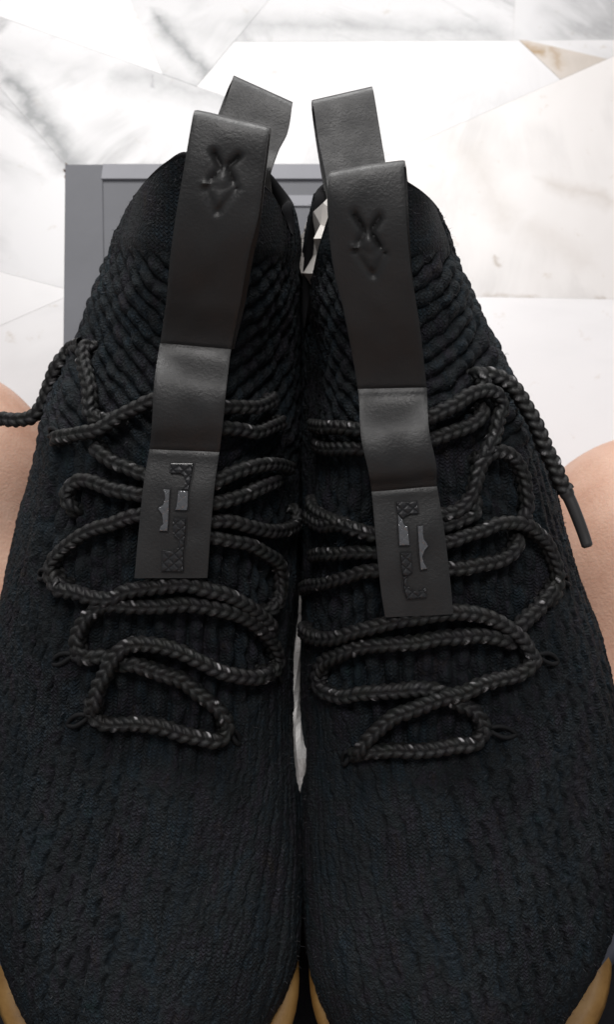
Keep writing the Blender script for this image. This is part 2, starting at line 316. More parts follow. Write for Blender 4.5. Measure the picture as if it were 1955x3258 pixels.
DATA = {"-1":{"laces":[["A",[[5.375,-0.305],[5.25,-0.279],[5.175,-0.236],[5.175,-0.175],[5.2,-0.105],[5.2,-0.044],[5.175,0.017],[5.125,0.122],[5.1,0.236],[5.075,0.34],[5.125,0.41],[5.25,0.436],[5.35,0.419]],2.6],["A2",[[5.25,0.428],[5.4,0.384],[5.525,0.297],[5.625,0.209],[5.75,0.105],[5.8,0.0],[5.85,-0.052],[5.9,-0.113],[5.875,-0.157]],3.4],["A3",[[5.325,-0.279],[5.45,-0.262],[5.6,-0.253],[5.75,-0.227],[5.95,-0.192],[6.1,-0.148],[6.15,-0.087],[6.15,-0.026],[6.1,0.07],[6.0,0.209],[5.9,0.349],[5.85,0.506],[5.85,0.663],[5.9,0.785]],4.6],["A4",[[5.875,-0.192],[5.95,-0.253],[5.925,-0.305],[5.95,-0.349],[5.95,-0.384]],2.4],["B",[[5.9,-0.34],[6.075,-0.367],[6.2,-0.367],[6.4,-0.332],[6.55,-0.262],[6.575,-0.201],[6.575,-0.122],[6.6,-0.035],[6.65,0.105],[6.625,0.323],[6.55,0.532],[6.4,0.707],[6.225,0.855],[6.05,0.916],[5.9,0.838],[5.825,0.672]],3.0],["B0",[[6.85,-0.532],[6.725,-0.489],[6.7,-0.401],[6.65,-0.314],[6.65,-0.227],[6.75,-0.166],[6.8,-0.105],[6.85,-0.026],[6.9,0.096],[6.85,0.244],[6.8,0.393],[6.675,0.567],[6.5,0.759],[6.375,0.829]],3.6],["B1",[[7.5,0.166],[7.5,0.262],[7.475,0.375],[7.45,0.55],[7.35,0.716],[7.25,0.855],[7.05,0.908],[6.875,0.908],[6.75,0.873],[6.65,0.794]],2.8],["B2",[[7.725,0.157],[7.7,0.262],[7.725,0.393],[7.675,0.55],[7.65,0.75],[7.7,0.951],[7.8,1.1],[7.975,1.161]],2.6],["B3",[[7.875,0.157],[7.95,0.279],[8.05,0.445],[8.225,0.654],[8.35,0.855]],2.6],["B4",[[8.125,0.157],[8.225,0.262],[8.375,0.401],[8.5,0.593],[8.55,0.785],[8.525,1.021]],3.0],["B5",[[9.0,0.192],[9.0,0.323],[9.0,0.445],[8.975,0.585],[9.1,0.759],[9.2,0.916]],2.2],["B6",[[9.225,0.183],[9.325,0.332],[9.35,0.454],[9.375,0.611],[9.55,0.82]],2.2],["C1",[[9.45,-0.044],[9.35,-0.122],[9.225,-0.183],[9.1,-0.253],[8.975,-0.305],[8.825,-0.384],[8.775,-0.471],[8.725,-0.567],[8.675,-0.698]],3.0],["C2",[[10.225,-0.724],[9.975,-0.654],[9.775,-0.593],[9.5,-0.515],[9.275,-0.48],[9.1,-0.454],[9.0,-0.393],[9.025,-0.305]],1.8],["C3",[[8.2,-0.07],[8.25,-0.131],[8.325,-0.201],[8.375,-0.262],[8.475,-0.332],[8.575,-0.393]],2.4],["C4",[[7.975,-0.061],[7.975,-0.122],[8.0,-0.192],[8.025,-0.271],[8.1,-0.358],[8.125,-0.436],[8.05,-0.497],[7.9,-0.524],[7.725,-0.48]],2.6],["C5",[[7.825,-0.061],[7.725,-0.122],[7.675,-0.183],[7.575,-0.253],[7.525,-0.314],[7.425,-0.393],[7.275,-0.471],[7.15,-0.524],[7.025,-0.559],[6.85,-0.55],[6.775,-0.497]],2.6]],"strap":[[[-0.0111,0.1578,0.1124],[0.0122,0.1597,0.1124]],[[-0.0095,0.1818,0.1275],[0.0129,0.1818,0.1268]],[[-0.0083,0.1934,0.1333],[0.0138,0.1942,0.1329]],[[-0.0068,0.1982,0.1418],[0.0151,0.2004,0.142]],[[-0.0066,0.2085,0.1484],[0.0156,0.2084,0.1476]],[[-0.0065,0.2226,0.1501],[0.0157,0.2226,0.1493]],[[-0.0033,0.2283,0.1647],[0.0188,0.2291,0.1643]],[[-0.0011,0.2332,0.1775],[0.0215,0.236,0.178]],[[0.0006,0.2398,0.1858],[0.0238,0.2416,0.1858]],[[0.0028,0.2499,0.1947],[0.025,0.25,0.194]],[[0.0047,0.2617,0.2023],[0.0259,0.2589,0.2003]]],"heel":[[[-0.0023,0.304,0.137],[0.0197,0.3057,0.137]],[[-0.0007,0.3156,0.1421],[0.0217,0.3142,0.1407]],[[0.0007,0.3241,0.1458],[0.0246,0.3207,0.1435]],[[0.0035,0.336,0.151],[0.0256,0.329,0.1471]]],"free":[[-0.0398,0.237,0.1234],[-0.0477,0.242,0.1126],[-0.0527,0.2372,0.1086],[-0.0555,0.2321,0.1044],[-0.0579,0.2266,0.1],[-0.062,0.2227,0.0964],[-0.0679,0.222,0.0943],[-0.0724,0.2227,0.0927],[-0.0794,0.2238,0.0914]],"wl":[0.0069,0.0221,0.0435,0.0597,0.068,0.0727,0.0753,0.0727,0.068,0.0637,0.0563,0.0465,0.0381,0.0288,0.02,0.0134],"wr":[0.0078,0.0225,0.0396,0.0503,0.0491,0.0441,0.0404,0.0398,0.0388,0.0368,0.0347,0.0331,0.0318,0.0297,0.0254,0.0207],"pose":[-0.05669,-0.05989,-0.07826]},"1":{"laces":[["A",[[4.925,-0.532],[4.95,-0.454],[4.95,-0.34],[4.95,-0.201],[4.925,-0.07],[4.925,0.026],[4.95,0.105],[4.95,0.166],[5.05,0.201],[5.15,0.209]],2.6],["A2",[[4.95,-0.471],[5.075,-0.401],[5.175,-0.332],[5.275,-0.253],[5.35,-0.183],[5.4,-0.079],[5.475,0.017],[5.525,0.079],[5.55,0.14],[5.625,0.201],[5.675,0.279],[5.7,0.358],[5.775,0.419],[5.875,0.463]],4.4],["A3",[[5.075,0.218],[5.2,0.201],[5.325,0.175],[5.45,0.105],[5.575,0.052],[5.625,0.0],[5.625,-0.122],[5.625,-0.288],[5.625,-0.445],[5.6,-0.593],[5.65,-0.742],[5.725,-0.838],[5.85,-0.864],[6.0,-0.803],[6.075,-0.663],[6.15,-0.489],[6.175,-0.314],[6.175,-0.14],[6.175,0.0],[6.2,0.061],[6.2,0.148],[6.2,0.227],[6.15,0.305],[6.075,0.375]],2.8],["B",[[6.45,-1.108],[6.35,-0.951],[6.3,-0.785],[6.3,-0.628],[6.35,-0.489],[6.4,-0.314],[6.45,-0.148],[6.475,0.0],[6.5,0.079],[6.5,0.157],[6.45,0.236],[6.35,0.314],[6.225,0.375],[6.1,0.419],[5.9,0.454],[5.825,0.471]],3.6],["B1",[[6.2,0.393],[6.35,0.471],[6.45,0.541],[6.575,0.611],[6.675,0.672],[6.725,0.716]],2.4],["D1",[[7.05,0.061],[7.025,0.14],[7.025,0.201],[7.05,0.279],[7.075,0.367],[7.15,0.436],[7.275,0.489],[7.35,0.506]],2.6],["D2",[[7.35,0.061],[7.375,0.148],[7.425,0.209],[7.475,0.297],[7.55,0.384],[7.55,0.48],[7.5,0.559],[7.4,0.62],[7.25,0.689],[7.05,0.724],[6.9,0.733],[6.725,0.707],[6.55,0.646]],3.4],["D3",[[7.725,0.07],[7.725,0.14],[7.775,0.201],[7.925,0.262],[8.075,0.288],[8.25,0.314],[8.4,0.349],[8.5,0.419],[8.475,0.497],[8.35,0.559],[8.15,0.593],[7.925,0.593],[7.725,0.585],[7.6,0.559],[7.45,0.593]],3.0],["D3b",[[7.575,0.07],[7.575,0.14],[7.625,0.201],[7.7,0.271],[7.875,0.288]],2.2],["D4",[[8.95,0.035],[9.075,0.105],[9.175,0.175],[9.25,0.244],[9.375,0.332],[9.425,0.436],[9.35,0.524],[9.175,0.541],[8.975,0.489],[8.75,0.445],[8.575,0.393],[8.425,0.349]],3.4],["D5",[[8.675,0.044],[8.75,0.122],[8.825,0.209],[8.9,0.305],[9.025,0.384],[9.15,0.428]],2.2],["D7",[[9.75,0.515],[9.625,0.506],[9.425,0.471]],1.6],["E1",[[7.875,-1.056],[7.825,-0.977],[7.7,-0.794],[7.7,-0.62],[7.6,-0.419],[7.525,-0.279],[7.475,-0.14]],2.8],["E1b",[[8.075,-1.056],[7.925,-0.942],[7.8,-0.759],[7.7,-0.593]],2.0],["E2",[[9.15,-1.004],[9.075,-0.785],[9.05,-0.628],[8.975,-0.393],[8.9,-0.227]],2.2],["E2b",[[8.85,-0.942],[8.75,-0.75],[8.7,-0.445],[8.65,-0.253]],1.8],["E3",[[7.35,-1.012],[7.35,-0.82],[7.325,-0.646],[7.325,-0.471],[7.3,-0.288],[7.275,-0.14]],2.2],["E4",[[6.95,-1.187],[6.975,-1.047],[6.975,-0.759],[7.025,-0.532],[7.075,-0.384],[7.075,-0.244],[7.1,-0.113]],2.4]],"strap":[[[-0.0107,0.1484,0.1057],[0.0113,0.1475,0.1061]],[[-0.0116,0.1558,0.1107],[0.0108,0.1563,0.1118]],[[-0.0123,0.1702,0.12],[0.0096,0.1711,0.1212]],[[-0.0126,0.1833,0.127],[0.0082,0.1832,0.1277]],[[-0.0137,0.1867,0.1346],[0.0074,0.1873,0.1356]],[[-0.0153,0.1957,0.1399],[0.0058,0.1963,0.1409]],[[-0.0147,0.2119,0.1418],[0.0069,0.2106,0.142]],[[-0.0182,0.2246,0.1624],[0.0038,0.2216,0.1618]],[[-0.0213,0.2339,0.1751],[0.0012,0.23,0.1742]],[[-0.0223,0.2442,0.1868],[-0.0002,0.2398,0.1856]],[[-0.0215,0.2509,0.1918],[-0.0001,0.2519,0.193]]],"heel":[[[-0.0157,0.295,0.1324],[0.0072,0.2952,0.1333]],[[-0.0162,0.3046,0.1366],[0.0057,0.307,0.1385]],[[-0.0178,0.3172,0.1421],[0.0043,0.3209,0.1446]],[[-0.0188,0.3291,0.1474],[0.0032,0.3319,0.1494]]],"free":[[0.0294,0.2225,0.1271],[0.0307,0.2213,0.13],[0.0353,0.2192,0.1296],[0.0391,0.2155,0.1285],[0.0421,0.21,0.1265],[0.0449,0.204,0.1243],[0.047,0.1973,0.1218],[0.0493,0.192,0.1198],[0.0509,0.1866,0.1179],[0.0526,0.1829,0.1166],[0.0541,0.1789,0.1153],[0.0557,0.1739,0.1135],[0.0572,0.1687,0.1115],[0.058,0.165,0.1103]],"wl":[0.0073,0.0209,0.0366,0.0448,0.0438,0.041,0.0388,0.036,0.0337,0.0317,0.0295,0.0278,0.0257,0.0223,0.019,0.0166],"wr":[0.006,0.0207,0.0447,0.0678,0.0778,0.0814,0.0783,0.0701,0.0657,0.0596,0.0498,0.0385,0.03,0.0216,0.015,0.0115],"pose":[0.04814,-0.05966,0.08243]}}

def lane_phi(t, outer):
    ko = [4.4, 4.8, 5.2, 6, 6.5, 7, 8, 9, 10, 15]
    vo = [.10, .26, .36, .47, .60, .72, .70, .66, .80, .9] if outer else [.10, .36, .52, .98, 1.08, 1.16, 1.25, 1.15, 1.1, 1.1]
    return np.interp(t, ko, vo)

class Shoe:
    def __init__(s, side, label):
        s.side = side; d = DATA[str(side)]; s.d = d
        s.wl = np.array(d['wl']); s.wr = np.array(d['wr']); s.xo = np.zeros(NS)
        s.root = thing('shoe', label, 'shoe', (d['pose'][0], d['pose'][1], 0), d['pose'][2], 'pair of black knit shoes')
    def base(s, t, p): return surf(t, p, s.wl, s.wr, s.xo)
    def normal(s, t, p):
        e = 2e-3
        a = s.base(t+e, p)-s.base(t-e, p); b_ = s.base(t, p+e)-s.base(t, p-e)
        n = np.cross(b_, a); return n/(np.linalg.norm(n, axis=-1, keepdims=True)+1e-12)*s.nsign
    def relief(s, t, p, u, v):
        """knit relief in metres; u, v in millimetres"""
        outer_ang = p*s.side                                     # positive on the outer side
        lp = np.where(outer_ang > 0, lane_phi(t, True), lane_phi(t, False))
        wobl = (vnoise(v/7, u/30, 5)-.5)*.10
        inl = 1-sstep(lp-.07, lp+.05, np.abs(p)+wobl)             # 1 inside the lacing lane
        lane = inl*sstep(4.55, 5.0, t)
        d = -.0022*lane*(1-sstep(10.2, 11.5, t))
        # ridge at the lane edge
        d += .0009*np.exp(-((np.abs(p)-lp-.05)/.06)**2)*sstep(5, 5.6, t)*(1-sstep(9.8, 10.6, t))
        # V-shaped ropes of the tongue and collar
        k = np.where(outer_ang*s.side < 0, .75, .45)
        ph = (v-k*np.abs(u)+(vnoise(u/6, v/6, 1)-.5)*2.4)/5.8
        rope = np.abs(np.sin(PI*ph))**.6
        st = .52+.48*np.abs(np.sin(PI*(np.abs(u)+.35*v+(vnoise(u/3, v/3, 21)-.5)*2.4)/7.4+np.floor(ph)*1.3))**.6; st = st*(.75+.5*vnoise(u/7, v/7, 22))
        zone = sstep(8.2, 8.9, t)*(1-sstep(11.9, 12.35, t))*(1-sstep(1.25, 1.75, np.abs(p)))
        d += zone*(rope*st*.0029-.0018)
        # smooth padded dome above the ropes
        d += .0012*sstep(12.0, 12.5, t)
        # upright ribs of the lower tongue
        rib = np.abs(np.sin(PI*(u+(vnoise(v/9, u/9, 2)-.5)*2.2)/6.3))**.6
        lump = .65+.35*np.abs(np.sin(PI*(v+np.floor(u/6.3)*3.7)/8.5))
        zl = lane*(1-sstep(8.0, 8.7, t))
        d += zl*(rib*lump*.0050-.0026)
        # fine cables and slits of the toe and quarters
        rest = 1-np.clip(np.maximum(lane*(t > 4.6), zone), 0, 1)
        cab = np.abs(np.sin(PI*(u+.16*v*s.side+(vnoise(v/11, u/11, 3)-.5)*4)/5.6))**.4
        d += rest*(cab-.75)*.00045
        ui = (u*s.side)                                           # outer positive
        uu = u+.17*v*s.side+(vnoise(u/16, v/20, 12)-.5)*4.0
        uu = uu+.45*np.sin(2*PI*v/7.2+np.round(uu/6.6)*2.4)+(vnoise(u/3, v/3, 8)-.5)*.9
        q = uu/6.6; fq = q-np.floor(q); cell = np.round(q-.03)
        row = (v+7*np.mod(cell, 2)+cell*2.3+(vnoise(cell*1.7, v/9, 14)-.5)*6)/17.0; fr_ = row-np.floor(row)
        on = sstep(.02, .12, fr_)*(1-sstep(.80, .95, fr_))
        plate = sstep(0, .18, fq)*(1-.75*fq)
        amp = (.42+.58*sstep(-8, 18, ui))*sstep(1.2, 3.0, t)
        d += rest*amp*((plate-.5)*.0011*(.35+.65*on)-.0017*on*np.exp(-((q-.03-cell)/.085)**2))
        sc_ = (v+.6*u*s.side)/2.6; d += rest*amp*((sc_-np.floor(sc_))-.5)*.00035*(.5+vnoise(u/3, v/3, 17))
        d += rest*(vnoise(u/1.5, v/1.2, 6)-.5)*.00045+(vnoise(u/14, v/18, 7)-.5)*.0011
        return d
    def tmax(s, p):
        """height of the collar rim: the sides dip, most on the inner side"""
        inner = np.clip(-np.sin(p)*s.side, 0, 1); outer = np.clip(np.sin(p)*s.side, 0, 1)
        notch = np.exp(-((p*s.side+NOTCH[s.side][0])/NOTCH[s.side][1])**2)*NOTCH[s.side][2]
        heel = (1-np.cos(p))/2; front = (1-heel)**2; r = RIMDIP[s.side]
        return (NS-1)-r[0]*inner**2.0-r[1]*outer**1.5-notch-r[2]*heel-r[3]*front
    def build(s):
        s.nsign = 1.0
        n = s.normal(np.array([5.]), np.array([0.]))
        if n[0, 2] < 0: s.nsign = -1.0
        NT_, NP_ = 680, 500
        a = np.linspace(-1, 1, NP_, endpoint=False); ph = np.where(np.abs(a) < .8, a/.8*2.0, np.sign(a)*(2.0+(np.abs(a)-.8)/.2*(PI-2.0)))
        fr = np.linspace(0, 1, NT_)
        T = fr[:, None]*s.tmax(ph)[None, :]; P = np.broadcast_to(ph, T.shape)
        B = s.base(T, P)
        i0 = NP_//2
        du = np.linalg.norm(np.diff(B, axis=1), axis=-1)*1000; u = np.concatenate([np.zeros((NT_, 1)), np.cumsum(du, 1)], 1); u = u-u[:, i0:i0+1]
        v1 = np.concatenate([[0], np.cumsum(np.linalg.norm(np.diff(B[:, i0], axis=0), axis=-1))])*1000
        v = np.interp(T, T[:, i0], v1)
        s.vtab = (T[:, i0], v1)
        N = s.normal(np.clip(T, .02, NS-1.01), P)
        D = s.relief(T, P, u, v)
        D = D*sstep(0, .6, T)
        V = B+N*D[..., None]
        V[..., 2] = np.maximum(V[..., 2], .006)
        up = obj('upper', V.reshape(-1, 3), grid_faces(NT_, NP_, True), M['knit'], s.root, uv=np.stack([u, v], -1).reshape(-1, 2))
        s.fuzz(V, N, s.root)
        # rolled rim and lining going down inside
        rows = []
        prof = [(0, .0), (-.0004, -.03), (-.0018, -.05), (-.0034, -.03), (-.0042, .03)]+[(-.0048-.0004*k, .25+k*.45) for k in range(9)]
        pl = ph[::4]
        for off, down in prof:
            tt = s.tmax(pl)-down; tt = np.clip(tt, 6.5, NS-1.0001)
            b_ = s.base(tt, pl); n_ = s.normal(np.clip(tt, .02, NS-1.01), pl)
            over = np.maximum(0, -down)
            rows.append(b_+n_*(off+.0012)+np.array([0, 0, 1])*over*.03)
        R = np.array(rows); nv = R.shape[1]
        obj('lining', R.reshape(-1, 3), grid_faces(len(prof), nv, True)[:, ::-1], M['lining'], s.root)
        s.sole(); s.lace(); s.strap(); s.loop(); s.eyelets(); s.stuffing()
    # ---- sole
    def outline(s, off_fn):
        """plan outline from heel over the outer side, round the toe, to the heel: points and outward normals"""
        tt = np.concatenate([np.linspace(11.2, .0, 90)])
        aR = s.base(tt, np.full_like(tt, PI/2*.98)); aL = s.base(tt[::-1], np.full_like(tt, -PI/2*.98))
        hp = s.base(np.linspace(11.2, 12.2, 2), np.array([PI, PI]))
        pts = np.concatenate([aR[:, :2], aL[:, :2]])
        # heel arc
        ang = np.linspace(0, PI, 24)[1:-1]; pl, pr = pts[-1], pts[0]; c = (pl+pr)/2; hx = (pr-pl)/2
        back = max(.333-c[1], .02)
        arc = np.stack([c[0]-hx[0]*np.cos(ang), c[1]+back*np.sin(ang)], -1)
        pts = np.concatenate([pts, arc])
        for _ in range(3): pts = (np.roll(pts, 1, 0)+2*pts+np.roll(pts, -1, 0))/4
        tg = np.roll(pts, -1, 0)-np.roll(pts, 1, 0); tg /= np.linalg.norm(tg, axis=1, keepdims=True)+1e-9
        nr = np.stack([-tg[:, 1], tg[:, 0]], -1); cen = pts.mean(0)
        if ((pts-cen)*nr).sum() < 0: nr = -nr
        return pts, nr
    def shell(s, name, pts, nr, off, prof, m, parent):
        rows = []
        for k, (o, z) in enumerate(prof):
            q = pts+nr*(off+o)[:, None] if np.ndim(off) else pts+nr*(off+o)
            zz = z if np.ndim(z) else np.full(len(q), z)
            rows.append(np.concatenate([q, zz[:, None]], 1))
        R = np.array(rows); n = R.shape[1]
        F = [tuple(f) for f in grid_faces(len(prof), n, True)]
        V = [tuple(x) for x in R.reshape(-1, 3)]
        F.append(tuple(range(n))); F.append(tuple(range((len(prof)-1)*n, len(prof)*n)))
        o = obj(name, V, F, m, parent); return o
    def sole(s):
        pts, nr = s.outline(None); y = pts[:, 1]; x = pts[:, 0]
        outer = np.clip(x*s.side/.03, -1, 1)
        mid_off = .0015+.0105*np.exp(-((y-.060)/.030)**2)*(outer > 0)*np.clip(outer, 0, 1)
        zt = .030
        mid = s.shell('midsole', pts, nr, mid_off-.0025, [(-.004, .004), (0, .006), (.001, .015), (0, zt-.004), (-.004, zt), (-.012, zt)], M['midsole'], s.root)
        toe = 1-sstep(.026, .062, y)
        g_off = -.003+toe*np.where(outer > 0, 0.0135 if s.side > 0 else .0110, .0105 if s.side < 0 else .0070)
        gt = .006+.024*(1-sstep(.04, .07, y))
        s.shell('outsole', pts, nr, g_off, [(-.006, 0), (-.001, .0015), (0, .006), (.0, gt-.003), (-.0022, gt), (-.007, gt-.0005), (-.012, gt-.004)], M['gum'], mid)
    # ---- laces
    def path(s, row, lift):
        t = np.array([r[0] for r in row]); p = np.array([r[1] for r in row])
        b_ = s.base(t, p); n_ = s.normal(np.clip(t, .02, NS-1.01), p)
        return np.concatenate([b_+n_*lift/1000, n_], 1)
    def tube(s, Q, lq, R, seed, taper_end=None, per=3.35, nseg=28):
        P = Q[:, :3]; N = Q[:, 3:6].copy()
        T = np.gradient(P, axis=0); T /= np.linalg.norm(T, axis=1, keepdims=True)+1e-12
        N = N-(N*T).sum(1, keepdims=True)*T; N /= np.linalg.norm(N, axis=1, keepdims=True)+1e-12
        Bn = np.cross(T, N)
        th = np.linspace(0, 2*PI, nseg, endpoint=False)[None, :]; L = lq[:, None]*1000
        col = np.floor(th/(PI/2)).astype(int); loc = (th-col*PI/2)/(PI/2)          # four strands round the cord, two seen from above
        sgn = np.where(col % 2 == 0, 1., -1.)
        phs = L/per+np.where(col % 2 == 0, loc, 1-loc)*.85+np.where(col % 2 == 0, 0, .5)+(col//2)*.25
        lid = np.floor(phs).astype(int); fr = phs-lid
        h = np.abs(np.sin(PI*fr))**.42*np.abs(np.sin(PI*(loc*.94+.03)))**.36
        r = R*(.50+.62*h)*(.95+.10*vnoise(L/2.3+seed*9.1, col*3.7+.2, 31))*(1+.04*np.sin(L/9+seed))
        hid = np.sin(lid*12.9898+col*78.233+seed*37.7)*43758.5453; hid = hid-np.floor(hid)
        fl = ((hid > .82) & (np.abs(fr-.5) < .13) & (np.abs(loc-.5-.3*(np.modf(hid*97.)[0]-.5)) < .17)).astype(np.float32)*(.10+.95*np.modf(hid*731.)[0]**2)
        V = P[:, None]+r[..., None]*(np.cos(th+PI/2*0)[..., None]*N[:, None]+np.sin(th)[..., None]*Bn[:, None])
        return V, fl
    def lace(s):
        VV, FF, FL = [], [], []; base = 0; ns = 28
        paths = []
        for k, (nm, row, lift) in enumerate(s.d['laces']):
            Q = s.path(row, lift)
            Q[[0, -1], :3] -= Q[[0, -1], 3:]*.0012; Q0 = Q[0].copy(); Q1 = Q[-1].copy()
            Q0[:3] = Q[0, :3]-(Q[1, :3]-Q[0, :3])*.10-Q[0, 3:]*.0042; Q1[:3] = Q[-1, :3]+(Q[-1, :3]-Q[-2, :3])*.10-Q[-1, 3:]*.0042
            paths.append((np.concatenate([[Q0], Q, [Q1]]), .0027 if k < 6 else .0025))
        fp = np.array(s.d['free']); 
        N = np.tile(np.array([[0, -.35, .9]]), (len(fp), 1))
        cut = None
        if s.side > 0: cut = 9
        free = np.concatenate([fp, N], 1)
        tip = None
        if cut:
            tip = fp[cut:]; free = free[:cut+1]
        paths.append((free, .0027))
        for k, (Q, R) in enumerate(paths):
            Qs, lq = catmull(Q, step=.00042)
            V, fl = s.tube(Qs, lq, R, k+s.side*3, nseg=ns)
            n = len(Qs); F = grid_faces(n, ns, True)
            cap = np.array([[base+0]*4]) 
            VV.append(V.reshape(-1, 3)); FF.append(F+base); FL.append(fl.ravel()); base += n*ns
        V = np.concatenate(VV); F = np.concatenate(FF); fl = np.concatenate(FL)
        o = obj('shoelace', V, F, M['lace'], s.root)
        at = o.data.attributes.new('fleck', 'FLOAT', 'POINT'); at.data.foreach_set('value', fl.astype(np.float32))
        if tip is not None:
            Qs, lq = catmull(np.concatenate([tip, np.tile([[0, 0, 1.]], (len(tip), 1))], 1), n_per=30)
            P = Qs[:, :3]; T = np.gradient(P, axis=0); T /= np.linalg.norm(T, axis=1, keepdims=True); N = np.cross(T, [0, 0, 1.]); N /= np.linalg.norm(N, axis=1, keepdims=True); Bn = np.cross(T, N)
            th = np.linspace(0, 2*PI, 16, endpoint=False); r = np.interp(lq/lq[-1], [0, .06, .1, .97, 1], [.0024, .0024, .00205, .00185, .0012])
            V = P[:, None]+r[:, None, None]*(np.cos(th)[None, :, None]*N[:, None]+np.sin(th)[None, :, None]*Bn[:, None])
            F = [tuple(f) for f in grid_faces(30, 16, True)]+[tuple(29*16+k for k in range(16))]
            obj('lace_tip', V.reshape(-1, 3).tolist(), F, M['aglet'], o)
    def fuzz(s, V, N, parent):
        """stray yarn fibres standing off the knit"""
        P = V.reshape(-1, 3); NN = N.reshape(-1, 3); idx = rng.choice(len(P), 5200, replace=False); idx = idx[P[idx, 2] > .02]
        k = len(idx); d = NN[idx]*rng.uniform(.2, .9, (k, 1))+rng.normal(0, .6, (k, 3)); d /= np.linalg.norm(d, axis=1, keepdims=True)
        e = d+rng.normal(0, .5, (k, 3)); L = rng.uniform(.0006, .0022, (k, 1)); q = np.cross(d, NN[idx]); q /= np.linalg.norm(q, axis=1, keepdims=True)+1e-9; w_ = q*.00005
        a = P[idx]; b_ = a+d*L*.5; c = b_+e/np.linalg.norm(e, axis=1, keepdims=True)*L*.5
        VV = np.stack([a-w_, a+w_, b_+w_, b_-w_, c+w_*.5, c-w_*.5], 1).reshape(-1, 3)
        o_ = np.arange(k)[:, None]*6; F = np.concatenate([o_+[0, 1, 2, 3], o_+[3, 2, 4, 5]])
        tag(obj('yarn_fibres', VV, F, M['fibre'], parent, smooth=False), kind='stuff')
    def eyelets(s):
        """thin doubled cords that hold the lace at the lane edges"""
        for (t0, p0), (t1, p1) in EYES[s.side]:
            bmv, bmf = [], []; base = 0
            for k in (-1, 1):
                tt = np.linspace(0, 1, 9); t = t1+(t0-t1)*(1-tt)*.72+k*.06*np.sin(PI*np.clip(tt*1.05, 0, 1)); p = p1+(p0-p1)*(1-tt)*.72
                b_ = s.base(t, p); n_ = s.normal(t, p)
                P = b_+n_*(-.0010+.0030*np.sin(PI*np.clip(tt*.72+.06, 0, 1)))[:, None]
                Q, lq = catmull(P, n_per=22)
                T = np.gradient(Q, axis=0); T /= np.linalg.norm(T, axis=1, keepdims=True); N = np.cross(T, [0, 0, 1.]); N /= np.linalg.norm(N, axis=1, keepdims=True); Bn = np.cross(T, N)
                th = np.linspace(0, 2*PI, 8, endpoint=False)
                V = Q[:, None]+.00075*(np.cos(th)[None, :, None]*N[:, None]+np.sin(th)[None, :, None]*Bn[:, None])
                bmv.append(V.reshape(-1, 3)); bmf.append(grid_faces(22, 8, True)+base); base += 22*8
            obj('eyelet_loop', np.concatenate(bmv), np.concatenate(bmf), M['cord'], s.root)
    # ---- straps
    def ribbon(s, name, rows, thick, nu, step, m, parent, corner=.0, emboss=None, close=False):
        """rows: (left, right) points from one end of the strap to the other"""
        A = np.array([np.concatenate(r) for r in rows]); Q, lq = catmull(A, step=step)
        Lp, Rp = Q[:, :3], Q[:, 3:6]; n = len(Q)
        f = np.linspace(0, 1, nu)
        mid = Lp[:, None]*(1-f[None, :, None])+Rp[:, None]*f[None, :, None]
        Tn = np.gradient((Lp+Rp)/2, axis=0); X = Rp-Lp; W = np.linalg.norm(X, axis=1)
        Nn = np.cross(X, Tn); Nn /= np.linalg.norm(Nn, axis=1, keepdims=True)+1e-12
        return mid, Nn, lq, W, f
    def solid(s, name, mid, Nn, thick, disp, m, parent, uv=None):
        n, nu = mid.shape[:2]
        edge = np.ones(nu); 
        top = mid+Nn[:, None]*((disp+thick/2)[..., None]); bot = mid-Nn[:, None]*(thick/2)
        # rounded section: pull the outermost columns in
        ring = np.concatenate([top, bot[:, ::-1]], 1)
        nr = ring.shape[1]
        F = grid_faces(n, nr, True)
        V = ring.reshape(-1, 3)
        F = [tuple(x) for x in F]+[tuple(range(nr))[::-1], tuple(range((n-1)*nr, n*nr))]
        o = obj(name, V.tolist(), F, m, parent, smooth=True)
        o.data.set_sharp_from_angle(angle=math.radians(50))
        return o
    def strap(s):
        rows = [(np.array(a), np.array(b_)) for a, b_ in s.d['strap']]
        if s.side > 0: pass
        # bottom end tucked under the lace; the top end folds over and comes back behind
        l0, r0 = rows[0]; l1, r1 = rows[-1]
        rows_f = list(rows)
        tgt = s.base(np.array([NS-1.6]), np.array([0.]))[0]
        up = ((l1+r1)-(rows[-2][0]+rows[-2][1]))/2; up /= np.linalg.norm(up)
        view = np.array([0, .55, -.83])
        back = []; xr = (r1-l1)/np.linalg.norm(r1-l1)*(.0024 if s.side > 0 else -.0005)
        for a_, b_ in ((.0018, .0030), (.0012, .0075)): back.append((l1+up*a_+view*b_+xr*b_/.01, r1+up*a_+view*b_+xr*b_/.01))
        for k, b_ in ((2, .0100), (3, .0125), (4, .0150), (5, .0165), (6, .0110)):
            o_ = view*b_+xr; back.append((rows[-k][0]+o_, rows[-k][1]+o_))
        allr = rows_f+back
        mid, Nn, lq, W, f = s.ribbon('pull_strap', allr, .0017, 30, .0008, None, None)
        if Nn[5, 2] < 0: Nn = -Nn
        n, nu = mid.shape[:2]
        # station of each traced row along the strap
        cen = mid[:, nu//2]; st = [int(np.argmin(np.linalg.norm(cen-(r[0]+r[1])/2, axis=1))) for r in rows]
        s.st = st; s.mid = mid; s.Nn = Nn; s.lq = lq
        X = (np.linspace(-.5, .5, nu)[None, :]*W[:, None])*1000; Y = np.broadcast_to((lq*1000)[:, None], X.shape)
        top = lq[st[-1]]*1000
        disp = np.zeros((n, nu))
        def dent(x0, y0, x1, y1, r, dep):
            nonlocal disp
            dx, dy = x1-x0, y1-y0; t = np.clip(((X-x0)*dx+(Y-y0)*dy)/(dx*dx+dy*dy), 0, 1)
            d = np.hypot(X-x0-t*dx, Y-y0-t*dy); disp += dep*np.exp(-(d/r)**2)
